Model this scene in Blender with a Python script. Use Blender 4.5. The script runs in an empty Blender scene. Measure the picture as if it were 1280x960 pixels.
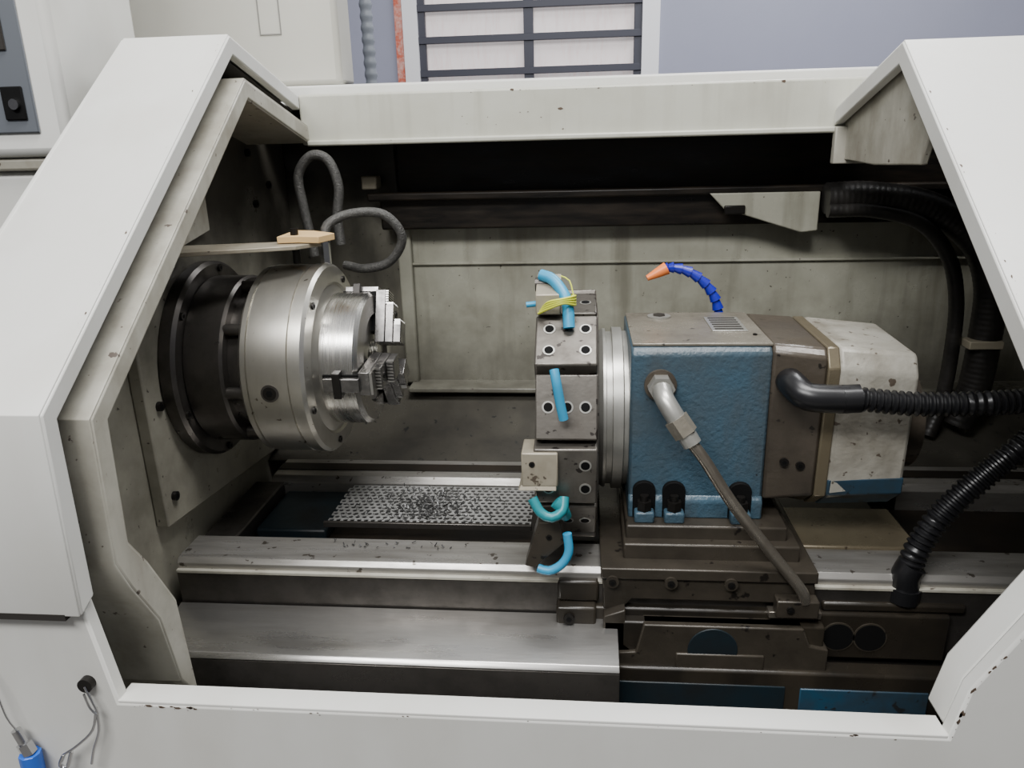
import bpy, bmesh, math, random
from mathutils import Matrix, Vector
random.seed(7)
SC=bpy.context.scene
COL=SC.collection

# ------------------------------------------------------------------ materials
def mk(name, base, rough=.5, metal=0., var=None, vscale=8., vamt=.5, spots=None, sscale=60., sth=.68,
       bump=0., bscale=80., stretch=(1,1,1), rvar=0., streak=None, streakamt=.5, streakscale=(30,30,1.5), dirt_shade=None, emit=None, spec=None):
    m=bpy.data.materials.new(name); m.use_nodes=True
    nt=m.node_tree; N=nt.nodes; Lk=nt.links
    b=N['Principled BSDF']
    b.inputs['Roughness'].default_value=rough; b.inputs['Metallic'].default_value=metal
    if spec is not None: b.inputs['Specular IOR Level'].default_value=spec
    if emit:
        b.inputs['Emission Color'].default_value=(*emit[0],1); b.inputs['Emission Strength'].default_value=emit[1]
    geo=N.new('ShaderNodeNewGeometry')
    def mapped(sc):
        mp=N.new('ShaderNodeMapping'); mp.inputs['Scale'].default_value=sc
        Lk.new(geo.outputs['Position'],mp.inputs['Vector']); return mp
    rgb=N.new('ShaderNodeRGB'); rgb.outputs[0].default_value=(*base,1)
    col=rgb.outputs[0]
    def mix(a,bcol,fac):
        mx=N.new('ShaderNodeMix'); mx.data_type='RGBA'
        Lk.new(fac,mx.inputs['Factor']); Lk.new(a,mx.inputs['A']); mx.inputs['B'].default_value=(*bcol,1)
        return mx.outputs['Result']
    def ramp(src,lo,hi,amt):
        mr=N.new('ShaderNodeMapRange'); mr.inputs['From Min'].default_value=lo; mr.inputs['From Max'].default_value=hi
        mr.inputs['To Min'].default_value=0; mr.inputs['To Max'].default_value=amt; Lk.new(src,mr.inputs['Value']); return mr.outputs['Result']
    mp=mapped(stretch)
    n1=N.new('ShaderNodeTexNoise'); n1.inputs['Scale'].default_value=vscale; n1.inputs['Detail'].default_value=8; n1.inputs['Roughness'].default_value=.62
    Lk.new(mp.outputs[0],n1.inputs['Vector'])
    if var: col=mix(col,var,ramp(n1.outputs['Fac'],.42,.68,vamt))
    if streak:
        mp3=mapped(streakscale); n3=N.new('ShaderNodeTexNoise'); n3.inputs['Scale'].default_value=1.; n3.inputs['Detail'].default_value=6
        Lk.new(mp3.outputs[0],n3.inputs['Vector']); col=mix(col,streak,ramp(n3.outputs['Fac'],.5,.72,streakamt))
    if dirt_shade:   # tint by height, for oily dirt and for painted shade: (z_start, z_full, colour, amount)
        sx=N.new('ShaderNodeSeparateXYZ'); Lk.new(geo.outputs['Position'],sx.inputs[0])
        ad=N.new('ShaderNodeMath'); ad.operation='MULTIPLY_ADD'; Lk.new(n1.outputs['Fac'],ad.inputs[0]); ad.inputs[1].default_value=.22 if dirt_shade[0]<dirt_shade[1] else -.22
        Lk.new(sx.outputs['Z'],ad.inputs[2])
        k=.11 if dirt_shade[0]<dirt_shade[1] else -.11
        col=mix(col,dirt_shade[2],ramp(ad.outputs[0],dirt_shade[0]+k,dirt_shade[1]+k,dirt_shade[3]))
    if spots:
        n2=N.new('ShaderNodeTexNoise'); n2.inputs['Scale'].default_value=sscale; n2.inputs['Detail'].default_value=3
        Lk.new(geo.outputs['Position'],n2.inputs['Vector']); col=mix(col,spots,ramp(n2.outputs['Fac'],sth,sth+.03,.9))
    Lk.new(col,b.inputs['Base Color'])
    if rvar:
        mr=N.new('ShaderNodeMapRange'); mr.inputs['From Min'].default_value=.3; mr.inputs['From Max'].default_value=.7
        mr.inputs['To Min'].default_value=max(0.02,rough-rvar); mr.inputs['To Max'].default_value=min(1,rough+rvar)
        Lk.new(n1.outputs['Fac'],mr.inputs['Value']); Lk.new(mr.outputs['Result'],b.inputs['Roughness'])
    if bump:
        n4=N.new('ShaderNodeTexNoise'); n4.inputs['Scale'].default_value=bscale; n4.inputs['Detail'].default_value=3
        mp4=mapped(stretch); Lk.new(mp4.outputs[0],n4.inputs['Vector'])
        bp=N.new('ShaderNodeBump'); bp.inputs['Strength'].default_value=bump; bp.inputs['Distance'].default_value=.002
        Lk.new(n4.outputs['Fac'],bp.inputs['Height']); Lk.new(bp.outputs[0],b.inputs['Normal'])
    return m

M={}
M['cream']=mk('cream_paint',(.66,.66,.625),.42,0,(.56,.55,.505),3,.45,(.20,.18,.15),110,.79,rvar=.08,streak=(.50,.48,.42),streakamt=.35,streakscale=(9,9,3))
M['cabinet']=mk('cabinet_cream_paint',(.50,.49,.44),.45,0,(.43,.42,.36),2,.5)
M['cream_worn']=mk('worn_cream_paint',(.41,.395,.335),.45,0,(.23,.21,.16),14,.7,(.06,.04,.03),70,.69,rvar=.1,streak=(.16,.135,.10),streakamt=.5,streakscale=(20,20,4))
M['beam']=mk('beam_cream_paint',(.50,.50,.43),.4,0,(.38,.37,.30),10,.4,(.08,.07,.05),60,.76,streak=(.26,.24,.18),streakamt=.3,streakscale=(40,40,3))
M['inner']=mk('oily_cream_paint',(.41,.405,.33),.33,0,(.24,.23,.175),6,.75,(.06,.05,.04),110,.71,streak=(.14,.13,.095),streakamt=.65,streakscale=(25,25,2.5),rvar=.15,dirt_shade=(1.06,.86,(.065,.06,.048),.88))
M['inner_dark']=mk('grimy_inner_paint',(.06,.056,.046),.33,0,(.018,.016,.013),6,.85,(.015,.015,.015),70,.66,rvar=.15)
M['inner_mid']=mk('smeared_shaded_inner_paint',(.19,.18,.145),.36,0,(.05,.047,.038),5,.85,(.03,.03,.025),80,.67,rvar=.15,streak=(.04,.038,.03),streakamt=.8,streakscale=(18,18,4),dirt_shade=(1.20,1.32,(.014,.013,.011),.95))  # smears, plus roof shade painted in: near black towards the top
M['plate']=mk('headstock_plate_paint',(.34,.325,.265),.36,0,(.15,.14,.11),7,.8,(.04,.03,.025),90,.69,rvar=.12,dirt_shade=(1.08,1.28,(.042,.038,.031),.9))  # darker upper part is shade from the cover, put into the colour
M['black']=mk('oil_shade_black_metal',(.008,.007,.006),.38,0,(.034,.024,.015),8,.6,rvar=.15,stretch=(1,1,6),spec=.3)  # oily black; on the upper cavity parts it paints shadow
M['way']=mk('ground_way_steel',(.47,.455,.43),.34,.75,(.26,.245,.22),14,.7,(.09,.075,.06),60,.67,stretch=(.6,3,3),rvar=.12,streak=(.17,.155,.13),streakamt=.5,streakscale=(5,60,20))
M['slab']=mk('satin_steel_sheet',(.56,.55,.53),.33,.92,(.34,.33,.31),7,.65,stretch=(.5,4,4),rvar=.1,bump=.05,bscale=60,streak=(.24,.22,.19),streakamt=.4,streakscale=(6,40,10))
M['darksteel']=mk('dark_steel',(.10,.092,.084),.36,.75,(.035,.032,.028),15,.7,rvar=.12,bump=.1)
M['jaw']=mk('hardened_jaw_steel',(.26,.25,.24),.30,.95,(.08,.08,.08),40,.65,rvar=.1)
M['turret']=mk('turret_steel',(.155,.143,.125),.36,.6,(.065,.056,.046),18,.8,(.025,.02,.018),70,.63,rvar=.12,bump=.12)
M['ring']=mk('light_ring_metal',(.44,.435,.40),.34,.65,(.26,.25,.22),15,.55)
M['blue']=mk('hammered_blue_paint',(.040,.085,.122),.38,0,(.055,.064,.066),5,.75,(.02,.022,.025),60,.71,bump=.6,bscale=160,streak=(.052,.048,.04),streakamt=.65,streakscale=(14,14,4))
M['brown']=mk('oil_stained_metal',(.075,.062,.047),.38,.15,(.03,.024,.018),9,.8,(.013,.011,.009),60,.66,bump=.25,bscale=120,rvar=.15)
M['pipe']=mk('stained_steel_pipe',(.27,.245,.205),.30,.8,(.14,.115,.09),25,.7,rvar=.1)
M['casttop']=mk('oily_cast_top',(.235,.215,.175),.30,.25,(.095,.083,.065),10,.85,(.035,.03,.024),60,.67,bump=.35,bscale=140,rvar=.15)
M['motor']=mk('motor_grey_paint',(.39,.375,.325),.46,.05,(.23,.21,.17),8,.75,(.07,.05,.035),70,.65,bump=.4,bscale=110,streak=(.12,.105,.075),streakamt=.7,streakscale=(16,16,8))
M['tealblue']=mk('worn_blue_paint',(.015,.062,.11),.4,0,(.025,.028,.028),9,.85,(.015,.015,.015),50,.61,rvar=.1)
M['darkteal']=mk('oily_dark_teal_paint',(.009,.018,.024),.38,0,(.012,.011,.010),8,.85,rvar=.12,spec=.3)
M['saddle']=mk('oily_cast_iron',(.024,.020,.015),.33,.2,(.009,.008,.007),7,.8,rvar=.14,streak=(.052,.043,.03),streakamt=.6,streakscale=(12,12,4),bump=.15,bscale=90)
M['slide']=mk('slide_cast_iron',(.060,.051,.039),.34,.3,(.024,.020,.015),9,.8,(.011,.009,.008),45,.65,rvar=.12,bump=.2)
M['gold']=mk('oily_tan_plate',(.19,.16,.105),.28,.4,(.09,.073,.05),6,.7,(.03,.02,.015),60,.69,rvar=.1)
M['rubber']=mk('black_rubber',(.008,.008,.009),.33,0,bump=.05)
M['hoseskin']=mk('dusty_black_hose',(.014,.013,.012),.42,0,(.04,.036,.032),20,.6,rvar=.1)
M['braid']=mk('braided_hose',(.05,.048,.045),.5,.2,(.10,.10,.09),200,.8,bump=.9,bscale=500)
M['bolt']=mk('black_bolt',(.025,.023,.021),.35,.7)
M['hole']=mk('dark_hole',(.005,.005,.005),.7,spec=.1)
M['nozblue']=mk('nozzle_blue_plastic',(.012,.015,.33),.3)
M['orange']=mk('orange_plastic',(.85,.22,.05),.4)
M['cyan']=mk('cyan_tube',(.03,.30,.52),.38)
M['teal']=mk('teal_tube',(.015,.21,.24),.35)
M['yellow']=mk('yellow_wire',(.62,.66,.06),.4)
M['tool']=mk('tool_holder_cream',(.36,.325,.25),.42,.25,(.20,.17,.12),20,.65,(.07,.05,.035),60,.67)
M['wood']=mk('cardboard_tan',(.58,.39,.18),.7)
M['wall']=mk('lilac_grey_plaster',(.31,.32,.405),.85,0,(.27,.28,.365),2,.4)
M['wallfront']=mk('grey_workshop_plaster',(.22,.22,.22),.85,0,(.17,.17,.17),2,.4)
M['floor']=mk('concrete_floor',(.20,.19,.18),.7,0,(.13,.13,.12),3,.5)
M['glass']=mk('backlit_frosted_pane',(.80,.72,.71),.35,0,(.60,.46,.45),9,.6,stretch=(6,1,1),emit=((1,.93,.92),.34))
M['bar']=mk('window_bar_dark',(.03,.032,.05),.5)
M['frame']=mk('white_window_frame',(.82,.82,.84),.6)
M['brick']=mk('red_brick_edge',(.55,.12,.07),.8,0,(.7,.6,.55),40,.6)
M['panel']=mk('control_panel_grey',(.10,.11,.125),.5)
M['shiny']=mk('shiny_metal',(.6,.6,.6),.2,1.)
M['tooth']=mk('jaw_tooth_steel',(.48,.47,.45),.28,1.)
M['seam']=mk('dark_seam',(.03,.027,.024),.8,spec=.2)
M['seamlight']=mk('cabinet_gap_line',(.20,.195,.18),.7)
M['clamp']=mk('tan_clamp',(.38,.34,.25),.5)
M['greyhose']=mk('grey_corrugated_tube',(.22,.24,.27),.5)
M['bluehandle']=mk('blue_handle',(.02,.12,.55),.35)
M['chip']=mk('metal_swarf',(.14,.14,.14),.4,.8,(.04,.04,.04),60,.8)
M['perf']=mk('perforated_steel',(.46,.46,.45),.42,.5,(.22,.22,.21),15,.65)
M['chipbrown']=mk('bare_metal_paint_chip',(.09,.06,.04),.6)
M['chuck']=mk('turned_chuck_steel',(.60,.59,.56),.27,1.,(.40,.38,.34),5,.55,(.15,.12,.1),40,.72,stretch=(60,1,1),rvar=.06,bump=.12,bscale=12)
M['chuckring']=mk('worn_chuck_ring',(.55,.535,.485),.34,.92,(.37,.345,.29),9,.6,(.14,.115,.09),60,.71,rvar=.06,stretch=(2,1,1))

# ------------------------------------------------------------------ helpers
def group(name):
    e=bpy.data.objects.new(name,None); e.empty_display_size=.05; COL.objects.link(e); return e
def finish(g,name,bm,mat,bev=0.,sharp=32,smooth=True):
    bmesh.ops.recalc_face_normals(bm,faces=bm.faces[:])
    for fc in bm.faces: fc.smooth=smooth
    for e in bm.edges:
        if len(e.link_faces)==2 and e.calc_face_angle(0)>math.radians(sharp): e.smooth=False
    me=bpy.data.meshes.new(name); bm.to_mesh(me); bm.free()
    me.materials.append(M[mat] if isinstance(mat,str) else mat)
    o=bpy.data.objects.new(name,me); COL.objects.link(o)
    if g is not None: o.parent=g
    if bev>0:
        md=o.modifiers.new('bevel','BEVEL'); md.width=bev; md.segments=2; md.limit_method='ANGLE'; md.angle_limit=math.radians(30)
    return o
def box(g,name,xs,ys,zs,mat,bev=.0015,rot=None):
    bm=bmesh.new(); bmesh.ops.create_cube(bm,size=1)
    c=Vector(((xs[0]+xs[1])/2,(ys[0]+ys[1])/2,(zs[0]+zs[1])/2))
    bmesh.ops.scale(bm,vec=(abs(xs[1]-xs[0]),abs(ys[1]-ys[0]),abs(zs[1]-zs[0])),verts=bm.verts)
    if rot: bmesh.ops.rotate(bm,matrix=rot,verts=bm.verts)
    bmesh.ops.translate(bm,vec=c,verts=bm.verts)
    return finish(g,name,bm,mat,bev)
def prism(g,name,ax,pts,a0,a1,mat,bev=.0015):
    bm=bmesh.new()
    def mkv(p,a):
        if ax=='x': return (a,p[0],p[1])
        if ax=='y': return (p[0],a,p[1])
        return (p[0],p[1],a)
    A=[bm.verts.new(mkv(p,a0)) for p in pts]; B=[bm.verts.new(mkv(p,a1)) for p in pts]
    bm.faces.new(A); bm.faces.new(B[::-1]); n=len(pts)
    for i in range(n): bm.faces.new((A[i],A[(i+1)%n],B[(i+1)%n],B[i]))
    return finish(g,name,bm,mat,bev)
def band(g,name,o_,i_,x0,x1,mat,bev=.0015):
    return prism(g,name,'x',list(o_)+list(i_)[::-1],x0,x1,mat,bev)
def hull(g,name,verts,faces,mat,bev=.0015):
    bm=bmesh.new(); V=[bm.verts.new(v) for v in verts]
    for fc in faces: bm.faces.new([V[i] for i in fc])
    return finish(g,name,bm,mat,bev)
def sheet(g,name,prof,x0,x1,th,mat,bev=.001):
    bm=bmesh.new()
    A=[bm.verts.new((x0,p[0],p[1])) for p in prof]; B=[bm.verts.new((x1,p[0],p[1])) for p in prof]
    for i in range(len(prof)-1): bm.faces.new((A[i],B[i],B[i+1],A[i+1]))
    o=finish(g,name,bm,mat,0)
    s=o.modifiers.new('solid','SOLIDIFY'); s.thickness=th; s.offset=0
    if bev:
        md=o.modifiers.new('bevel','BEVEL'); md.width=bev; md.segments=2; md.limit_method='ANGLE'
    return o
def revolve(g,name,prof,cy,cz,mat,seg=96,bev=0):
    bm=bmesh.new(); rings=[]
    for x,r in prof:
        if r<1e-5: rings.append([bm.verts.new((x,cy,cz))])
        else: rings.append([bm.verts.new((x,cy+r*math.cos(2*math.pi*i/seg),cz+r*math.sin(2*math.pi*i/seg))) for i in range(seg)])
    for a,b in zip(rings,rings[1:]):
        for i in range(seg):
            j=(i+1)%seg
            if len(a)==1 and len(b)==1: continue
            if len(a)==1: bm.faces.new((a[0],b[i],b[j]))
            elif len(b)==1: bm.faces.new((a[i],a[j],b[0]))
            else: bm.faces.new((a[i],a[j],b[j],b[i]))
    return finish(g,name,bm,mat,bev)
def catmull(P,step):
    P=[Vector(p) for p in P]
    if len(P)==2: return P
    Q=[P[0]*2-P[1]]+P+[P[-1]*2-P[-2]]; out=[]
    for i in range(1,len(Q)-2):
        p0,p1,p2,p3=Q[i-1:i+3]; n=max(2,int((p2-p1).length/step))
        for k in range(n):
            t=k/n
            out.append(.5*((2*p1)+(p2-p0)*t+(2*p0-5*p1+4*p2-p3)*t*t+(3*p1-p0-3*p2+p3)*t**3))
    out.append(P[-1]); return out
def tube(g,name,P,r,mat,step=.006,seg=16,corr=0.,period=4,rads=None):
    C=catmull(P,step); bm=bmesh.new(); n=len(C)
    t=(C[1]-C[0]).normalized(); up=Vector((0,0,1)) if abs(t.z)<.9 else Vector((1,0,0))
    nrm=t.cross(up).normalized(); rings=[]
    for i,c in enumerate(C):
        t2=((C[min(i+1,n-1)]-C[max(i-1,0)])).normalized()
        nrm=(nrm-t2*nrm.dot(t2)).normalized(); bn=t2.cross(nrm)
        rr=r if rads is None else rads[0]+(rads[1]-rads[0])*i/(n-1)
        if corr: rr*= 1+(corr if (i%period)<period/2 else -corr)
        rings.append([bm.verts.new(c+nrm*rr*math.cos(2*math.pi*k/seg)+bn*rr*math.sin(2*math.pi*k/seg)) for k in range(seg)])
    for a,b in zip(rings,rings[1:]):
        for k in range(seg): bm.faces.new((a[k],a[(k+1)%seg],b[(k+1)%seg],b[k]))
    bm.faces.new(rings[0]); bm.faces.new(rings[-1][::-1])
    return finish(g,name,bm,mat,0,sharp=50)
def cyl(g,name,p0,p1,r,mat,seg=28,r1=None):
    return tube(g,name,[p0,p1],r,mat,seg=seg,rads=None if r1 is None else (r,r1))
def capscrew(g,name,p,d,r=.006,h=.004):
    p=Vector(p); d=Vector(d).normalized()
    cyl(g,name,p,p+d*h,r,'bolt',20); cyl(g,name+'_socket',p+d*h,p+d*(h+.0004),r*.5,'hole',6)
def chips(g,name,p0,p1,n,nrm,side,spread,size,mat='chipbrown'):
    """worn-through paint flakes along an edge"""
    p0=Vector(p0); p1=Vector(p1); nrm=Vector(nrm).normalized(); side=Vector(side).normalized(); al=(p1-p0).normalized()
    bm=bmesh.new()
    for i in range(n):
        c=p0+(p1-p0)*random.random()+side*abs(random.gauss(0,spread))+nrm*.0004
        s=size*(.3+random.random()**3*1.6); k=random.randint(5,8)
        vs=[]
        for j in range(k):
            a=2*math.pi*j/k; r=s*random.uniform(.4,1.)
            vs.append(bm.verts.new(c+al*math.cos(a)*r*1.5+side*math.sin(a)*r*.7))
        bm.faces.new(vs)
    return finish(g,name,bm,mat,0,smooth=False)

# ------------------------------------------------------------------ room
box(None,'floor',(-4,4),(-3.2,3.1),(-.05,0),'floor',0)
WX0,WX1,WZ0,WZ1=-.90,.37,1.55,2.60
g=group('wall_back')
box(g,'wall_panel_below',(-4,4),(3.0,3.12),(0,WZ0),'wall',0)
box(g,'wall_panel_above',(-4,4),(3.0,3.12),(WZ1,3.4),'wall',0)
box(g,'wall_panel_side',(-4,WX0),(3.0,3.12),(WZ0,WZ1),'wall',0)
box(g,'wall_panel_side_2',(WX1,4),(3.0,3.12),(WZ0,WZ1),'wall',0)
box(None,'wall_left',(-4.1,-4),(-3.2,3.1),(0,3.4),'wall',0)
box(None,'wall_right',(4,4.1),(-3.2,3.1),(0,3.4),'wall',0)
box(None,'wall_front',(-4,4),(-3.3,-3.2),(0,2.9),'wallfront',0)  # unseen wall behind the camera, added to block light and darken reflections
g=group('window_1')
box(g,'brick_reveal',(WX0-.04,WX0),(2.985,3.0),(WZ0,WZ1),'brick',0)
box(g,'frame_left',(WX0,WX0+.075),(2.98,3.08),(WZ0,WZ1),'frame')
box(g,'frame_right',(WX1-.085,WX1),(2.98,3.08),(WZ0,WZ1),'frame')
box(g,'frame_sill',(WX0,WX1),(2.96,3.08),(WZ0,WZ0+.06),'frame')
box(g,'frame_top',(WX0,WX1),(2.98,3.08),(WZ1-.06,WZ1),'frame')
box(g,'pane',(WX0+.07,WX1-.08),(3.04,3.05),(WZ0+.05,WZ1-.05),'glass',0)
for i,x in enumerate((-.815,-.272,.272)): box(g,'upright_bar_%d'%i,(x-.024,x+.024),(3.0,3.03),(WZ0+.05,WZ1-.05),'bar')
for i,z in enumerate((1.707,1.862,2.010,2.16,2.31,2.46)): box(g,'cross_bar_%d'%i,(WX0+.075,WX1-.085),(2.99,3.02),(z-.016,z+.016),'bar')
g=group('wall_conduit')
tube(g,'corrugated_tube',[(-.632,1.3,.02),(-.637,1.3,1.2),(-.645,1.3,2.3)],.018,'greyhose',step=.008,corr=.08,period=4)

# ------------------------------------------------------------------ enclosure
E=group('lathe_enclosure')
P=[(.25,1.452),(-.007,1.520),(-.523,1.136),(-.528,.925)]
sheet(E,'hood_skin_left',[(.27,1.447)]+P[1:],-.655,-.50,.004,'cream')
sheet(E,'hood_skirt_left',[(-.36,1.257),(-.523,1.136),(-.528,.925)],-1.05,-.654,.004,'cream')
sheet(E,'hood_rim_left',[(.20,1.44),(-.007,1.505),(-.40,1.2125)],-.657,-.651,.03,'cream')
Pi=[(.25,1.430),(-.003,1.495),(-.503,1.126),(-.505,.935)]
band(E,'hood_edge_return_left',P,Pi,-.512,-.498,'cream',.002)
Lo=[(.25,1.402),(0.0,1.463),(-.474,1.114),(-.480,.955),(-.462,.915),(-.425,.85),(-.405,.75)]
Li=[(.25,1.375),(0.005,1.436),(-.446,1.104),(-.452,.965),(-.425,.925),(-.385,.85),(-.372,.70)]
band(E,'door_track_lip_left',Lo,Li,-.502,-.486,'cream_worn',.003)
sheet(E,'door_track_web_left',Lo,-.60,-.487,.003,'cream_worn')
band(E,'gap_shade_left',Pi,Lo[:4],-.58,-.575,'hole',0)  # dark sheet colours in the shade between hood edge and track lip
sheet(E,'gap_shade_lining_left',[(.25,1.428),(-.003,1.492),(-.500,1.125),(-.503,.93)],-.58,-.513,.002,'seam',0)  # dark lining, paints the sides of the same gap as shaded
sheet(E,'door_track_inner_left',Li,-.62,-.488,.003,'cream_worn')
prism(E,'front_panel','y',[(-1.05,.02),(.95,.02),(.95,1.14),(.42,1.14),(.418,.965),(.362,.868),(.350,.812),(-.487,.812),(-.505,.93),(-1.05,.93)],-.518,-.500,'cream',.003)
box(E,'skirt_seam',(-1.05,-.515),(-.5305,-.518),(.920,.927),'seam',0)
sheet(E,'sill_flange',[(-.517,.812),(-.490,.812),(-.486,.80),(-.486,.60)],-.49,.35,.005,'cream')
sheet(E,'hood_skin_right',[(.27,1.40),(-.010,1.480),(-.512,1.100),(-.512,1.09)],.42,.95,.004,'cream')
Qi=[(.25,1.38),(-.006,1.452),(-.490,1.085)]
band(E,'hood_edge_return_right',[(.25,1.405),(-.010,1.480),(-.512,1.100)],Qi,.418,.432,'cream',.002)
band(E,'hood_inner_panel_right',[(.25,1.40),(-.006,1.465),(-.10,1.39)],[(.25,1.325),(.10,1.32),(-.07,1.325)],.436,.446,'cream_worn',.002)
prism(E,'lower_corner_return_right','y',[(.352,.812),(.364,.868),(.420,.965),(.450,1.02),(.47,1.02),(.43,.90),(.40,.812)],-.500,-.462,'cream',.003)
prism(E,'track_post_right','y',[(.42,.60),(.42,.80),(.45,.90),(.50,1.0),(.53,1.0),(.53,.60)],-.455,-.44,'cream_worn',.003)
slant=Matrix.Rotation(math.atan2(.38,.502),3,'X')
box(E,'hood_window_slot',(.524,.72),(-.100,-.005),(1.440,1.446),'hole',.001,rot=slant)
box(E,'top_beam',(-.50,.48),(.25,.31),(1.37,1.455),'beam',.004)
box(E,'top_beam_underlip',(-.49,.48),(.243,.26),(1.368,1.378),'beam',.003)
box(E,'rear_cover_lip',(-.66,.95),(.31,.36),(1.44,1.474),'cream',.004)
box(E,'beam_bracket_right',(.418,.56),(.235,.252),(1.318,1.378),'cream_worn',.002)
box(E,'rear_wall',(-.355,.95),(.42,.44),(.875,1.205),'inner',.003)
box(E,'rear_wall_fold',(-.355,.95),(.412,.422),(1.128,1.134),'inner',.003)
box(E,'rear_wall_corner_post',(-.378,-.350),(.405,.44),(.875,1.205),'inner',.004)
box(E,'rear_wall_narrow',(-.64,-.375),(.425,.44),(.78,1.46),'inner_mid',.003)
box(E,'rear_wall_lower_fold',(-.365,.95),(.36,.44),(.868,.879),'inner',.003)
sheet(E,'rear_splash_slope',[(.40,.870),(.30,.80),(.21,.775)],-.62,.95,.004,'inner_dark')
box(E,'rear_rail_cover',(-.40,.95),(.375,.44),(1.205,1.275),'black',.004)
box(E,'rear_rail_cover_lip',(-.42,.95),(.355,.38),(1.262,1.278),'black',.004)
box(E,'rear_upper_cavity',(-.62,.95),(.44,.46),(1.20,1.46),'black',.002)  # black backing: shadow under the beam put into the colour
box(E,'cavity_roof',(-.62,.95),(.30,.46),(1.430,1.440),'black',.002)  # coloured black as part of that painted shadow
box(E,'cavity_small_box',(-.43,-.40),(.36,.40),(1.285,1.31),'tool',.003)
side=[(.46,1.45),(.25,1.43),(.0,1.49),(-.47,1.13),(-.48,.93),(-.42,.80),(-.41,.55),(.46,.55)]
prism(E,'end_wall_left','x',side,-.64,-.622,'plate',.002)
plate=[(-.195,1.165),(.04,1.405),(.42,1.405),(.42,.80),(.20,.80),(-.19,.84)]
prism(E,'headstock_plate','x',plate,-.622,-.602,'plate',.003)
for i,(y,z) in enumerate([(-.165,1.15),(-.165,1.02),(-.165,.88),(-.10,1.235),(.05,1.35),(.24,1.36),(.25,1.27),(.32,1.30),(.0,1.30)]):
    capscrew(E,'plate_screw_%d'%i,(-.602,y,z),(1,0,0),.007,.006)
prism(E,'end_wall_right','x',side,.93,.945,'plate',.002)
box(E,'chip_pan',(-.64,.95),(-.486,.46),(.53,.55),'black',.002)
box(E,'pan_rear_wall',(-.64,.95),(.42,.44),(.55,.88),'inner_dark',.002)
box(E,'headstock_cabinet',(-1.05,-.442),(.33,.42),(1.475,2.35),'cabinet',.010)
box(E,'cabinet_door_seam',(-.587,-.585),(.3285,.331),(1.565,2.3),'seamlight',0)
box(E,'cabinet_door_seam_b',(-.548,-.546),(.3285,.331),(1.565,2.3),'seamlight',0)
box(E,'cabinet_door_seam_low',(-.587,-.546),(.3285,.331),(1.563,1.565),'seamlight',0)
box(E,'headstock_body',(-1.05,-.67),(-.08,.36),(.05,1.345),'cream',.01)
box(E,'headstock_body_top',(-1.05,-.67),(.10,.36),(1.345,1.475),'cabinet',.01)
box(E,'body_rim',(-1.05,-.675),(-.09,.31),(1.345,1.362),'cream_worn',.004)
chips(E,'sill_chips',(-.475,-.518,.811),(-.40,-.518,.811),22,(0,-1,0),(0,0,-1),.002,.0022)
chips(E,'sill_chips_b',(-.38,-.518,.812),(.35,-.518,.812),26,(0,-1,0),(0,0,-1),.002,.0012)
chips(E,'corner_chips',(.351,-.518,.814),(.362,-.518,.868),14,(0,-1,0),(1,0,0),.002,.002)
chips(E,'corner_chips_b',(.363,-.518,.868),(.418,-.518,.965),16,(0,-1,0),(.87,0,-.5),.002,.002)
chips(E,'beam_chips',(-.25,.25,1.42),(.0,.25,1.42),9,(0,-1,0),(0,0,-1),.02,.003)
chips(E,'beam_chips_edge',(-.2,.25,1.452),(.42,.25,1.452),22,(0,-1,0),(0,0,-1),.002,.002)
nl=Vector((0,-.597,.802))
chips(E,'hood_chips_left',(-.502,-.015,1.5165),(-.502,-.515,1.1445),12,nl,(-1,0,0),.003,.0012)
chips(E,'hood_chips_right',(.422,-.02,1.4745),(.422,-.50,1.1112),26,(0,-.604,.797),(1,0,0),.003,.0014)
CP=group('control_panel')
box(CP,'pendant_case',(-1.00,-.703),(-.10,.12),(1.363,2.0),'cream',.012)
box(CP,'grey_face',(-.97,-.742),(-.104,-.10),(1.395,1.96),'panel',.002)
box(CP,'screen_inset',(-.95,-.765),(-.107,-.104),(1.50,1.93),'seam',.002)
cyl(CP,'switch',(-.766,-.104,1.432),(-.766,-.112,1.432),.007,'shiny')
box(CP,'switch_plate',(-.785,-.754),(-.107,-.104),(1.412,1.455),'hole',.002)
B=group('gusset_bracket')
prism(B,'triangular_plate','y',[(.235,1.266),(.435,1.266),(.435,1.195),(.405,1.192),(.262,1.238)],.345,.354,'inner',.002)
box(B,'dark_clip',(.262,.30),(.338,.346),(1.228,1.244),'bolt',.002)
B=group('chuck_guard_bracket')
prism(B,'side_gusset','x',[(-.16,1.215),(.04,1.245),(.04,1.30),(-.12,1.275)],-.600,-.590,'cream_worn',.001)
prism(B,'shelf_plate','z',[(-.600,-.14),(-.600,-.04),(-.42,.0),(-.39,-.02),(-.415,-.06)],1.225,1.231,'tool',.001)
prism(B,'cardboard_tab','z',[(-.450,-.04),(-.455,.05),(-.42,.04),(-.375,.0),(-.385,-.045),(-.42,-.035)],1.232,1.242,'wood',.001)
capscrew(B,'pivot_bolt',(-.590,-.11,1.245),(1,0,0),.014,.012)
cyl(B,'adjust_screw',(-.43,-.02,1.20),(-.43,-.02,1.252),.006,'bolt')

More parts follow.
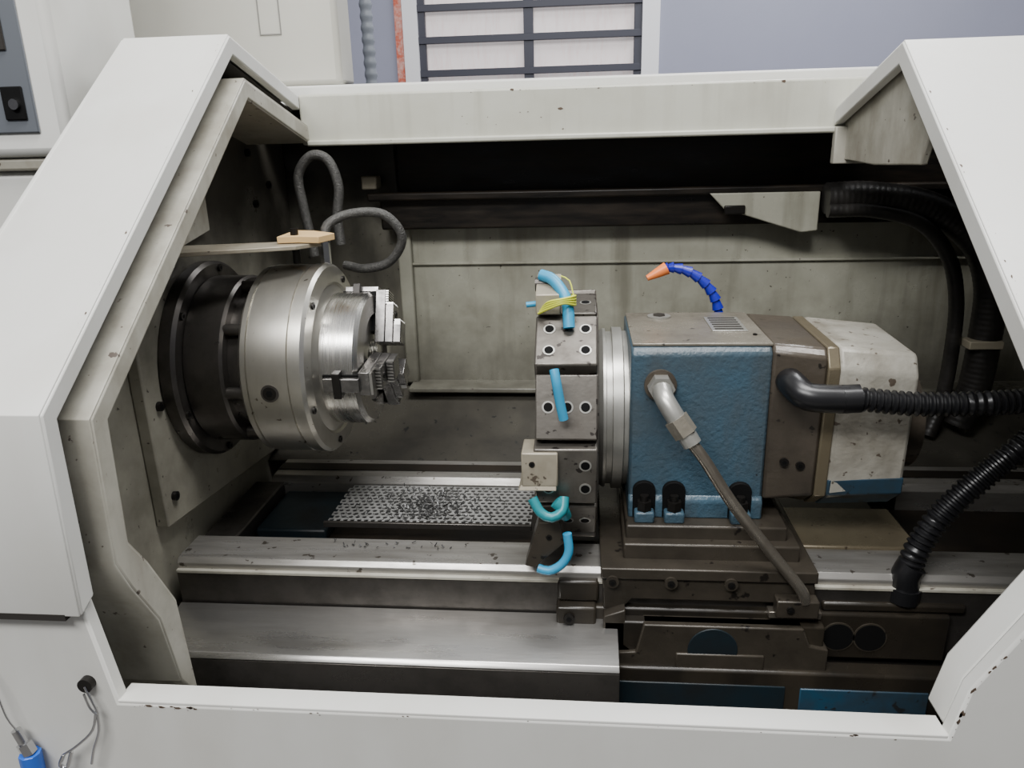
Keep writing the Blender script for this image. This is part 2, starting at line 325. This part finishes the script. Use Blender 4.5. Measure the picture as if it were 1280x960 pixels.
# ------------------------------------------------------------------ bed
D=group('lathe_bed')
prism(D,'front_way','x',[(-.19,.70),(-.19,.782),(-.184,.79),(-.120,.79),(-.114,.784),(-.114,.70)],-.60,.92,'way',.001)
box(D,'front_way_drip_edge',(-.60,.92),(-.196,-.189),(.769,.774),'cream_worn',.001)
prism(D,'front_bed_side','x',[(-.191,.60),(-.194,.768),(-.15,.768),(-.15,.60)],-.60,.92,'darksteel',.001)
prism(D,'rear_way','x',[(.10,.70),(.10,.780),(.112,.79),(.185,.79),(.19,.784),(.19,.70)],-.57,.92,'way',.001)
box(D,'rear_way_wiper_line',(-.57,.92),(.135,.165),(.790,.7915),'black',.0005)
box(D,'bed_bottom',(-.60,.92),(-.15,.12),(.55,.745),'black',.002)
box(D,'bed_end_web',(-.60,-.545),(-.115,.10),(.70,.782),'darksteel',.003)
box(D,'casting_window',(-.54,-.42),(-.05,.098),(.745,.765),'darkteal',.004)
sheet(D,'way_cover_slope',[(-.196,.718),(-.285,.700),(-.291,.694)],-.60,.05,.004,'slab')
sheet(D,'way_cover_front',[(-.2905,.6935),(-.2905,.56)],-.60,.05,.003,'darksteel')
prism(D,'pedestal_front','y',[(-.60,.05),(.90,.05),(.90,.53),(-.60,.53)],-.35,.35,'cream',.01)
def perforated(g,name,x0,x1,y0,y1,z,p,mat):
    bm=bmesh.new(); r=.36*p; j=0; y=y0
    while y<y1-1e-6:
        off=(j%2)*p/2; x=x0+off
        while x<x1-p/2:
            cx,cy=x+p/2,y+p/2
            outer=[(p/2,0),(p/2,p/2),(0,p/2),(-p/2,p/2),(-p/2,0),(-p/2,-p/2),(0,-p/2),(p/2,-p/2)]
            O=[bm.verts.new((cx+a,cy+b,z)) for a,b in outer]
            I=[bm.verts.new((cx+r*math.cos(k*math.pi/4),cy+r*math.sin(k*math.pi/4),z)) for k in range(8)]
            for k in range(8): bm.faces.new((O[k],O[(k+1)%8],I[(k+1)%8],I[k]))
            x+=p
        y+=p; j+=1
    bmesh.ops.remove_doubles(bm,verts=bm.verts,dist=1e-5)
    o=finish(g,name,bm,mat,0,smooth=False)
    s=o.modifiers.new('s','SOLIDIFY'); s.thickness=.0015
    return o
T=group('perforated_chip_tray')
perforated(T,'perforated_sheet',-.415,-.082,-.052,.086,.783,.0115,'perf')
box(T,'tray_rim',(-.42,-.08),(-.058,-.052),(.775,.785),'darksteel',.001)
bm=bmesh.new()
for i in range(760):
    a=random.gauss(0,1); b=random.gauss(0,1)
    sg=.03 if i%2 else .075
    c=Vector((-.255+a*sg,.0+b*.042,.785+random.random()*.005))
    if i>735: c=Vector((-.40+random.random()*.28,-.15+random.random()*.02,.7915))
    elif abs(c.y-.015)>.066 or c.x<-.41 or c.x>-.09: continue
    L=.002+random.random()*.005; w=.0009
    d=Vector((random.uniform(-1,1),random.uniform(-1,1),random.uniform(0,.8))).normalized()
    s=d.cross(Vector((0,0,1))).normalized()*w
    v=[bm.verts.new(c-s),bm.verts.new(c+s),bm.verts.new(c+d*L+s),bm.verts.new(c+d*L-s)]
    u=[bm.verts.new(q.co+Vector((0,0,.001))) for q in v]
    bm.faces.new(v); bm.faces.new(u)
    for k in range(4): bm.faces.new((v[k],v[(k+1)%4],u[(k+1)%4],u[k]))
finish(None,'metal_swarf_pile',bm,'chip',0,smooth=False)

# ------------------------------------------------------------------ chuck
CZ=1.046
K=group('three_jaw_chuck')
revolve(K,'spindle_flange',[(-.605,0),(-.605,.150),(-.598,.155),(-.582,.155),(-.577,.150),(-.577,0)],0,CZ,'darksteel')
revolve(K,'spindle_collar',[(-.58,0),(-.58,.128),(-.575,.132),(-.522,.132),(-.518,.128),(-.518,.112),(-.48,.112),(-.48,0)],0,CZ,'darksteel')
for k in range(6):
    a=math.radians(20+60*k); capscrew(K,'flange_bolt_%d'%k,(-.578,.144*math.cos(a),CZ+.144*math.sin(a)),(1,0,0),.006,.005)
for k in range(8):
    a=math.radians(10+45*k); cyl(K,'drawbolt_%d'%k,(-.52,.121*math.cos(a),CZ+.121*math.sin(a)),(-.48,.121*math.cos(a),CZ+.121*math.sin(a)),.009,'darksteel',16)
revolve(K,'chuck_body',[(-.490,0),(-.490,.138),(-.484,.146),(-.477,.146),(-.476,.1435),(-.474,.1435),(-.473,.1475),(-.416,.1475),(-.415,.145),(-.413,.145),(-.412,.1485),(-.396,.1485),(-.391,.144),(-.389,.120),(-.392,.116),(-.384,.103),(-.384,0)],0,CZ,'chuckring',128)
revolve(K,'chuck_nose',[(-.388,.103),(-.334,.103),(-.328,.097),(-.326,.070),(-.331,.066),(-.331,.030),(-.36,.028),(-.36,0)],0,CZ,'chuck',128)
capscrew(K,'side_key_socket',(-.443,-.1465,CZ-.012),(0,-1,0),.010,.003)
cyl(K,'key_socket_ring',(-.443,-.143,CZ-.012),(-.443,-.1485,CZ-.012),.013,'darksteel')
for k,s in enumerate((60,130,200,260)):
    a=math.radians(s); capscrew(K,'rim_screw_%d'%k,(-.3905,.132*math.cos(a),CZ+.132*math.sin(a)),(1,0,0),.0055,.003)
def jaw(idx,ang,sx=.011):
    a=math.radians(ang); rd=Vector((0,math.cos(a),math.sin(a))); td=Vector((0,-math.sin(a),math.cos(a))); X=Vector((1,0,0)); O=Vector((sx,0,CZ))
    F=[(0,1,3,2),(4,6,7,5),(0,4,5,1),(2,3,7,6),(0,2,6,4),(1,5,7,3)]
    def blk(nm,x0,x1,r0,r1,w,mat,bev=.001):
        vs=[O+X*x+rd*r+td*t for x in (x0,x1) for r in (r0,r1) for t in (-w,w)]
        hull(K,nm,vs,F,mat,bev)
    blk('jaw_%d_slot'%idx,-.390,-.3365,.040,.1045,.0135,'hole',0)
    blk('jaw_%d_guide'%idx,-.388,-.334,.045,.113,.0105,'jaw')
    blk('jaw_%d_cross_key'%idx,-.373,-.361,.10,.116,.020,'bolt')
    blk('jaw_%d_base'%idx,-.336,-.320,.022,.106,.018,'jaw')
    blk('jaw_%d_step_a'%idx,-.320,-.307,.022,.083,.017,'jaw')
    blk('jaw_%d_step_b'%idx,-.307,-.295,.022,.056,.016,'jaw')
    for q in range(6):
        r=.084+q*.0038; blk('jaw_%d_serration_%d'%(idx,q),-.320,-.3160,r,r+.002,.017,'tooth',0)
    for q in range(7):
        t=-.017+q*.0052
        for nm,x0,x1,r0,r1 in (('a',-.318,-.308,.077,.086),('b',-.305,-.296,.050,.059)):
            vs=[O+X*x+rd*r+td*(t+tt) for x in (x0,x1) for r in (r0,r1) for tt in (0,.0026)]
            hull(K,'jaw_%d_tooth_%s%d'%(idx,nm,q),vs,F,'tooth',0)
    for q,(x,r) in enumerate(((-.307,.069),(-.320,.095))):
        p=O+X*x+rd*r; capscrew(K,'jaw_%d_screw_%d'%(idx,q),p,X,.006,.001)
jaw(1,186); jaw(2,66); jaw(3,-54)

# ------------------------------------------------------------------ braided hoses
H=group('braided_coolant_hose')
tube(H,'loop_hose',[(-.400,.03,1.225),(-.398,.04,1.25),(-.365,.06,1.265),(-.315,.07,1.262),(-.29,.08,1.225),(-.315,.09,1.185),(-.36,.10,1.172),(-.40,.12,1.175)],.0075,'braid',step=.006)
cyl(H,'hose_fitting',(-.402,.03,1.190),(-.402,.03,1.228),.0085,'shiny',6)
H=group('braided_coolant_hose')
tube(H,'arched_hose',[(-.43,.20,1.20),(-.432,.20,1.25),(-.425,.20,1.30),(-.44,.20,1.345),(-.470,.20,1.352),(-.495,.20,1.32),(-.492,.20,1.27),(-.485,.20,1.22),(-.48,.2,1.18)],.0085,'braid',step=.006)
# ------------------------------------------------------------------ turret
TY,TZ=-.030,.966
TU=group('tool_turret')
R0=.170
F6=[(0,1,3,2),(4,6,7,5),(0,4,5,1),(2,3,7,6),(0,2,6,4),(1,5,7,3)]
def rad(a): return Vector((0,math.cos(a),math.sin(a)))
prism(TU,'turret_disc','x',[(TY+R0*math.cos(math.radians(15+30*k)),TZ+R0*math.sin(math.radians(15+30*k))) for k in range(12)],-.056,.022,'turret',.002)
revolve(TU,'turret_hub_face',[(-.062,0),(-.062,.07),(-.056,.075),(-.056,0)],TY,TZ,'darksteel',64)
def tb(nm,ang,x0,x1,r0,r1,w,mat,bev=.0015,toff=0.):
    a=math.radians(ang); rd=rad(a); td=Vector((0,-math.sin(a),math.cos(a))); O=Vector((0,TY,TZ))
    vs=[O+Vector((x,0,0))+rd*r+td*(t+toff) for x in (x0,x1) for r in (r0,r1) for t in (-w,w)]
    return hull(TU,nm,vs,F6,mat,bev)
for k in range(12):
    ang=30*k+8
    rr=.162
    if k%2==0:
        tb('station_block_%d'%k,ang,-.064,.020,rr-.02,rr+.022,.042,'turret',.0025)
        top=rr+.022; xs=((-.045),(.004))
    else:
        tb('wedge_block_%d'%k,ang,-.062,.020,rr-.02,rr+.017,.043,'turret',.002)
        top=rr+.017; xs=((-.045),(-.02),(.004))
    a=math.radians(ang)
    for q,x in enumerate(xs):
        for t in ((-.018,.018) if k%2==0 else (0,)):
            td=Vector((0,-math.sin(a),math.cos(a))); p=Vector((x,TY,TZ))+rad(a)*(top-.001)+td*t
            cyl(TU,'screw_ring_%d_%d'%(k,q),p,p+rad(a)*.0018,.0082,'ring',20)
            cyl(TU,'screw_socket_%d_%d'%(k,q),p+rad(a)*.0018,p+rad(a)*.0024,.0060,'hole',16)
box(TU,'facing_tool_holder',(-.080,-.032),(-.222,-.17),(.930,.978),'tool',.002)
hull(TU,'facing_tool_wedge',[(-.085,-.224,.925),(-.034,-.224,.925),(-.034,-.17,.925),(-.085,-.17,.925),(-.078,-.218,.936),(-.034,-.218,.94),(-.034,-.17,.94),(-.078,-.17,.936)],[(0,1,2,3),(4,7,6,5),(0,4,5,1),(1,5,6,2),(2,6,7,3),(3,7,4,0)],'tool',.001)
capscrew(TU,'facing_tool_screw',(-.066,-.222,.962),(0,-1,0),.004,.001)
hull(TU,'threading_tool',[(-.079,-.208,.803),(-.066,-.208,.800),(-.024,-.212,.842),(-.030,-.214,.874),(-.060,-.205,.868),
    (-.079,-.185,.803),(-.066,-.185,.800),(-.024,-.16,.842),(-.030,-.16,.874),(-.060,-.16,.868)],
    [(0,1,2,3,4),(9,8,7,6,5),(0,5,6,1),(1,6,7,2),(2,7,8,3),(3,8,9,4),(4,9,5,0)],'slide',.001)
capscrew(TU,'threading_tool_screw',(-.045,-.212,.850),(0,-1,0),.004,.001)
prism(TU,'upper_tool_plate','x',[(-.12,1.140),(-.05,1.140),(-.045,1.178),(-.07,1.188),(-.12,1.168)],-.064,-.030,'tool',.0015)
cyl(TU,'holder_bore',(-.066,-.085,1.176),(-.045,-.085,1.176),.010,'darksteel',20)
tube(TU,'blue_sleeve_top',[(-.058,-.09,1.190),(-.04,-.10,1.184),(-.022,-.12,1.160),(-.018,-.135,1.125)],.008,'cyan')
tube(TU,'blue_stub_top',[(-.078,-.10,1.150),(-.06,-.10,1.152)],.004,'cyan')
tube(TU,'blue_sleeve_mid',[(-.036,-.215,1.090),(-.033,-.221,1.075),(-.028,-.221,1.045),(-.024,-.220,1.025)],.0062,'cyan')
tube(TU,'teal_sleeve_low',[(-.066,-.225,.915),(-.055,-.232,.898),(-.040,-.235,.892),(-.026,-.230,.900),(-.024,-.220,.915)],.0068,'teal')
tube(TU,'teal_sleeve_low_b',[(-.022,-.215,.885),(-.026,-.225,.90),(-.036,-.225,.91)],.008,'teal')
tube(TU,'cyan_drip_tube',[(-.020,-.222,.862),(-.018,-.224,.835),(-.028,-.225,.816),(-.045,-.225,.806),(-.060,-.222,.808)],.0062,'cyan')
for q in range(4):
    tube(TU,'yellow_tie_%d'%q,[(-.060+q*.002,-.12,1.142+q*.003),(-.045,-.135,1.152+q*.003),(-.025,-.14,1.160+q*.002),(-.010,-.125,1.155+q*.004),(-.022,-.09,1.160)],.0018,'yellow',step=.004,seg=8)
tube(TU,'yellow_loose_end',[(-.012,-.12,1.165),(-.018,-.11,1.185),(-.03,-.10,1.19)],.001,'yellow',seg=6)

# ------------------------------------------------------------------ turret housing + motor
HS=group('turret_drive_housing')
revolve(HS,'indexing_ring',[(.022,0),(.022,.118),(.030,.124),(.034,.124),(.035,.119),(.043,.119),(.044,.126),(.058,.126),(.060,.120),(.066,.120),(.066,0)],.0,.965,'ring',96)
Z0,Z1=.868,1.10
prism(HS,'blue_casting','x',[(-.134,Z0),(-.134,Z1-.012),(-.124,Z1-.002),(.07,Z1-.002),(.07,Z0)],.066,.254,'blue',.004)
prism(HS,'casting_top_plate','z',[(.068,-.126),(.255,-.126),(.255,.07),(.068,.07)],Z1-.003,Z1+.001,'casttop',.001)
cyl(HS,'top_plug',(.118,.035,Z1),(.118,.035,Z1+.004),.018,'ring'); cyl(HS,'top_plug_hex',(.118,.035,Z1+.004),(.118,.035,Z1+.006),.010,'darksteel',6)
box(HS,'name_plate',(.185,.235),(-.06,.03),(Z1+.001,Z1+.0025),'ring',.0005)
for i in range(6): box(HS,'name_plate_line_%d'%i,(.19,.23),(-.052+i*.014,-.046+i*.014),(Z1+.0025,Z1+.003),'seam',0)
capscrew(HS,'plate_rivet',(.24,-.08,Z1+.001),(0,0,1),.003,.002)
prism(HS,'casting_foot','x',[(-.140,.845),(-.140,.872),(-.134,.88),(.07,.88),(.07,.845)],.066,.254,'blue',.003)
for i,x in enumerate((.088,.130,.222)):
    prism(HS,'foot_recess_%d'%i,'y',[(x-.016,.848)]+[(x+.016*math.cos(math.radians(a)),.888+.014*math.sin(math.radians(a))) for a in range(180,-1,-20)]+[(x+.016,.848)],-.1415,-.10,'hole',.001)
    cyl(HS,'foot_stud_%d'%i,(x,-.146,.848),(x,-.146,.884),.006,'bolt'); cyl(HS,'foot_nut_%d'%i,(x,-.146,.862),(x,-.146,.876),.011,'bolt',6)
    box(HS,'foot_pad_%d'%i,(x-.014,x+.014),(-.158,-.136),(.845,.862),'blue',.003)
def loft(g,name,A,xa,B,xb,mat,bev):
    vs=[(xa,)+p for p in A]+[(xb,)+p for p in B]; n=len(A)
    fs=[tuple(range(n)),tuple(range(2*n-1,n-1,-1))]+[(i,(i+1)%n,n+(i+1)%n,n+i) for i in range(n)]
    return hull(g,name,vs,fs,mat,bev)
S1=[(-.134,.875),(-.134,1.092),(-.122,1.10),(.068,1.10),(.068,.86),(-.06,.855)]
S2=[(-.142,.885),(-.150,1.072),(-.135,1.098),(.045,1.100),(.06,1.07),(.06,.86),(-.10,.855)]
loft(HS,'adapter_block',S1,.254,[(-.140,.885),(-.146,1.085),(-.134,1.097),(.045,1.10),(.06,.86),(-.10,.857)],.322,'brown',.004)
loft(HS,'motor_gasket_band',S2,.322,S2,.338,'gold',.002)
S4=[(-.140,.892),(-.148,1.060),(-.133,1.088),(.02,1.094),(.045,1.06),(.045,.865),(-.10,.860)]
loft(HS,'motor_case',S2,.337,S4,.440,'motor',.006)
S5=[(-.1415,.886),(-.1430,.910),(-.1405,.910),(-.05,.910),(.0,.90),(.0,.856),(-.101,.8535)]
loft(HS,'motor_blue_band',S5,.3385,[(y+.0005,z+.004) for y,z in S5],.4395,'tealblue',.002)
cyl(HS,'motor_end_boss',(.43,-.03,.965),(.475,-.03,.965),.075,'brown')
cyl(HS,'motor_end_cap',(.475,-.03,.965),(.482,-.03,.965),.055,'darksteel')
for i,(x,z) in enumerate(((.278,.935),(.300,.93),(.350,.94))): capscrew(HS,'case_screw_%d'%i,(x,-.139,z),(0,-1,0),.006,.004)
cyl(HS,'elbow_nut',(.106,-.134,1.045),(.106,-.158,1.045),.018,'ring',6)
cyl(HS,'elbow_washer',(.106,-.134,1.045),(.106,-.140,1.045),.022,'brown')
tube(HS,'elbow_body',[(.106,-.158,1.045),(.108,-.175,1.038),(.118,-.185,1.022),(.130,-.19,1.003)],.013,'ring')
cyl(HS,'elbow_union',(.122,-.187,1.015),(.136,-.192,.995),.0165,'casttop',6)
cyl(HS,'elbow_union_b',(.136,-.192,.995),(.144,-.195,.982),.013,'ring',12)
tube(HS,'coolant_pipe',[(.142,-.195,.985),(.160,-.20,.962),(.20,-.205,.90),(.255,-.212,.83),(.292,-.22,.785),(.300,-.22,.765)],.0080,'pipe')
# base block and cross slide
CS=group('cross_slide')
box(CS,'swivel_base',(.062,.285),(-.165,.08),(.818,.846),'slide',.003)
box(CS,'swivel_base_lower',(.058,.300),(-.182,.08),(.800,.826),'slide',.003)
prism(CS,'slide_casting','y',[(.028,.79),(.032,.80),(.31,.80),(.315,.79),(.318,.765),(.29,.752),(.07,.752),(.055,.735),(.03,.735)],-.205,.16,'slide',.002)
box(CS,'slide_top_lip',(.026,.318),(-.210,.16),(.786,.803),'slide',.002)
for i,x in enumerate((.042,.122,.203)):
    cyl(CS,'gib_boss_%d'%i,(x,-.205,.783),(x,-.213,.783),.009,'slide'); capscrew(CS,'gib_screw_%d'%i,(x,-.213,.783),(0,-1,0),.005,.002)
box(CS,'wiper_block',(.262,.318),(-.226,-.205),(.742,.768),'slide',.002)
box(CS,'wiper_strip',(.255,.325),(-.216,-.200),(.735,.745),'pipe',.001)
capscrew(CS,'pipe_clamp_screw',(.280,-.226,.756),(0,-1,0),.005,.003)
box(CS,'tan_end_plate',(.318,.485),(-.12,.005),(.785,.795),'gold',.003)
box(CS,'end_block',(.318,.47),(-.115,.12),(.74,.785),'saddle',.003)
SD=group('saddle_carriage')
box(SD,'main_block',(-.036,.50),(-.205,.17),(.665,.738),'saddle',.004)
box(SD,'left_tower',(-.036,.020),(-.215,.02),(.66,.742),'saddle',.004)
box(SD,'left_tower_upper',(-.034,.024),(-.200,-.08),(.742,.775),'saddle',.004)
prism(SD,'dovetail_front','y',[(.03,.734),(.06,.745),(.06,.69),(.075,.678),(.03,.678)],-.222,-.20,'slide',.002)
box(SD,'front_plate',(.03,.33),(-.222,-.204),(.675,.727),'saddle',.003)
prism(SD,'front_plate_step','y',[(.085,.727),(.30,.727),(.31,.70),(.335,.695),(.335,.66),(.03,.66),(.03,.678),(.075,.682)],-.228,-.20,'slide',.002)
prism(SD,'leadscrew_port','y',[(.180+.034*math.cos(math.radians(a)),.690+.034*math.sin(math.radians(a))) for a in range(0,360,12)],-.2295,-.20,'darkteal',.001)
box(SD,'port_lower_lip',(.13,.25),(-.231,-.20),(.655,.684),'slide',.002)
for i,x in enumerate((.353,.396)):
    cyl(SD,'bore_rim_%d'%i,(x,-.205,.702),(x,-.2065,.702),.0225,'slide',40); cyl(SD,'bore_%d'%i,(x,-.2065,.702),(x,-.207,.702),.0205,'hole',40)
capscrew(SD,'tower_bolt',(-.018,-.215,.725),(0,-1,0),.008,.004)
capscrew(SD,'tower_bolt_b',(.008,-.16,.775),(0,0,1),.006,.004)
box(SD,'apron',(-.036,.52),(-.235,-.205),(.58,.662),'saddle',.004)
box(SD,'apron_blue_patch',(.30,.47),(-.2375,-.2345),(.585,.638),'tealblue',.003)
box(SD,'apron_blue_patch_b',(.0,.28),(-.2375,-.2345),(.590,.640),'darkteal',.003)
box(SD,'wing_right',(.33,.52),(-.20,.17),(.738,.752),'saddle',.004)
box(SD,'saddle_rear_wing',(.42,.54),(.10,.22),(.70,.80),'darksteel',.004)
for i,(x,y) in enumerate(((.415,-.17),(.40,-.145))): capscrew(SD,'wing_bolt_%d'%i,(x,y,.752),(0,0,1),.007,.004)

# ------------------------------------------------------------------ hoses right
H=group('corrugated_conduit')
tube(H,'elbow_gland',[(.276,-.140,1.052),(.277,-.165,1.052),(.290,-.182,1.044),(.338,-.185,1.042)],.0185,'rubber')
cyl(H,'gland_nut',(.330,-.185,1.042),(.352,-.185,1.043),.0195,'rubber',8)
tube(H,'conduit',[(.348,-.185,1.043),(.42,-.19,1.038),(.50,-.20,1.043),(.60,-.20,1.052),(.75,-.18,1.07)],.0145,'rubber',step=.0022,corr=.10,period=4)
H=group('corrugated_conduit')
cyl(H,'base_gland',(.440,-.185,.752),(.441,-.185,.772),.022,'rubber',12)
tube(H,'elbow',[(.441,-.185,.770),(.441,-.185,.79),(.447,-.185,.805)],.019,'rubber')
tube(H,'conduit',[(.444,-.185,.80),(.452,-.183,.83),(.475,-.18,.875),(.515,-.178,.925),(.565,-.175,.975),(.66,-.15,1.05)],.0155,'rubber',step=.0022,corr=.10,period=4)
H=group('cable_drag_hose')
tube(H,'outer_hose',[(.44,.33,1.255),(.52,.33,1.255),(.62,.32,1.235),(.70,.31,1.18),(.735,.30,1.10),(.74,.30,1.00),(.735,.30,.90),(.715,.30,.83)],.028,'hoseskin',step=.0025,corr=.008,period=4)
tube(H,'inner_hose',[(.44,.31,1.235),(.52,.31,1.233),(.60,.30,1.21),(.655,.30,1.15),(.68,.30,1.07),(.685,.30,.97),(.68,.30,.87),(.66,.29,.81)],.013,'hoseskin',step=.0025,corr=.01,period=4)
box(H,'clamp_a',(.70,.76),(.268,.305),(.985,1.0),'clamp',.002)
box(H,'clamp_b',(.70,.725),(.268,.305),(.865,.885),'clamp',.002)
NZ=group('modular_coolant_nozzle')
path=catmull([(.222,.10,1.085),(.214,.10,1.115),(.198,.10,1.140),(.172,.10,1.160),(.145,.10,1.168),(.130,.10,1.166)],.011)
for i in range(len(path)-1):
    a,b=path[i],path[i+1]; d=(b-a)
    tube(NZ,'segment_%d'%i,[a,a+d*.5,b],.0,'nozblue',step=.1,seg=20,rads=(.0092,.0060))
tube(NZ,'orange_tip',[(.134,.10,1.167),(.120,.098,1.160),(.103,.095,1.152)],0,'orange',seg=20,rads=(.0105,.0045))
cyl(NZ,'nozzle_base',(.222,.10,1.06),(.222,.10,1.09),.009,'nozblue')
box(NZ,'base_stem',(.215,.229),(.094,.106),(.83,1.062),'bolt',.001)

# ------------------------------------------------------------------ latch with wire and blue tool
LT=group('wire_latch')
cyl(LT,'latch_screw',(-.515,-.518,.838),(-.515,-.526,.838),.008,'bolt')
tube(LT,'wire_loop',[(-.515,-.526,.838),(-.508,-.528,.820),(-.505,-.528,.805),(-.512,-.528,.812),(-.516,-.528,.83)],.0013,'shiny',seg=8,step=.003)
tube(LT,'wire_a',[(-.507,-.526,.812),(-.515,-.528,.785),(-.535,-.529,.765),(-.555,-.528,.750)],.0015,'shiny',seg=8)
tube(LT,'wire_b',[(-.507,-.526,.812),(-.508,-.528,.785),(-.518,-.529,.76),(-.525,-.528,.74)],.0015,'shiny',seg=8)
tube(LT,'clip',[(-.555,-.528,.750),(-.56,-.53,.738),(-.553,-.53,.735),(-.545,-.528,.755)],.0022,'shiny',seg=8,step=.003)
BT=group('blue_air_hose_nozzle')
cyl(BT,'blue_grip',(-.593,-.53,.70),(-.592,-.53,.752),.011,'bluehandle',8)
cyl(BT,'metal_collar',(-.592,-.53,.752),(-.596,-.53,.765),.008,'shiny',6)
cyl(BT,'metal_tip',(-.596,-.53,.765),(-.601,-.53,.782),.005,'shiny',16)
tube(BT,'hanging_wire',[(-.600,-.53,.781),(-.606,-.532,.80),(-.614,-.53,.84),(-.63,-.53,.88)],.0010,'shiny',seg=8)

# ------------------------------------------------------------------ light
w=bpy.data.worlds.new('workshop_world'); SC.world=w; w.use_nodes=True
bg=w.node_tree.nodes['Background']; bg.inputs[0].default_value=(.94,.96,1,1); bg.inputs[1].default_value=.52
def area(name,loc,target,size,energy,col=(1,1,1),sy=None):
    l=bpy.data.lights.new(name,'AREA'); l.energy=energy; l.size=size; l.color=col
    if sy: l.shape='RECTANGLE'; l.size_y=sy
    o=bpy.data.objects.new(name,l); COL.objects.link(o); o.location=loc
    o.rotation_euler=(Vector(target)-Vector(loc)).to_track_quat('-Z','Y').to_euler(); return o
area('ceiling_light',(.3,-.6,3.3),(0,0,1),1.4,72,(1,.99,.98),.4)
area('ceiling_light',(-.8,-2.2,3.2),(-.2,0,1),1.8,95,(1,.99,.98),.6)
area('ceiling_light',(1.0,1.8,3.3),(.3,2.0,0),1.6,55,(.97,.98,1),.5)

# ------------------------------------------------------------------ camera
cam=bpy.data.cameras.new('camera'); cam.lens=27.0; cam.sensor_width=36; cam.clip_start=.01
co=bpy.data.objects.new('camera',cam); COL.objects.link(co); SC.camera=co
Rm=Matrix.Rotation(math.radians(5.5),3,'Z')@Matrix.Rotation(math.radians(90-17.5),3,'X')@Matrix.Rotation(math.radians(-1.5),3,'Z')
co.matrix_world=Matrix.Translation((0,-1.15,1.367))@Rm.to_4x4()
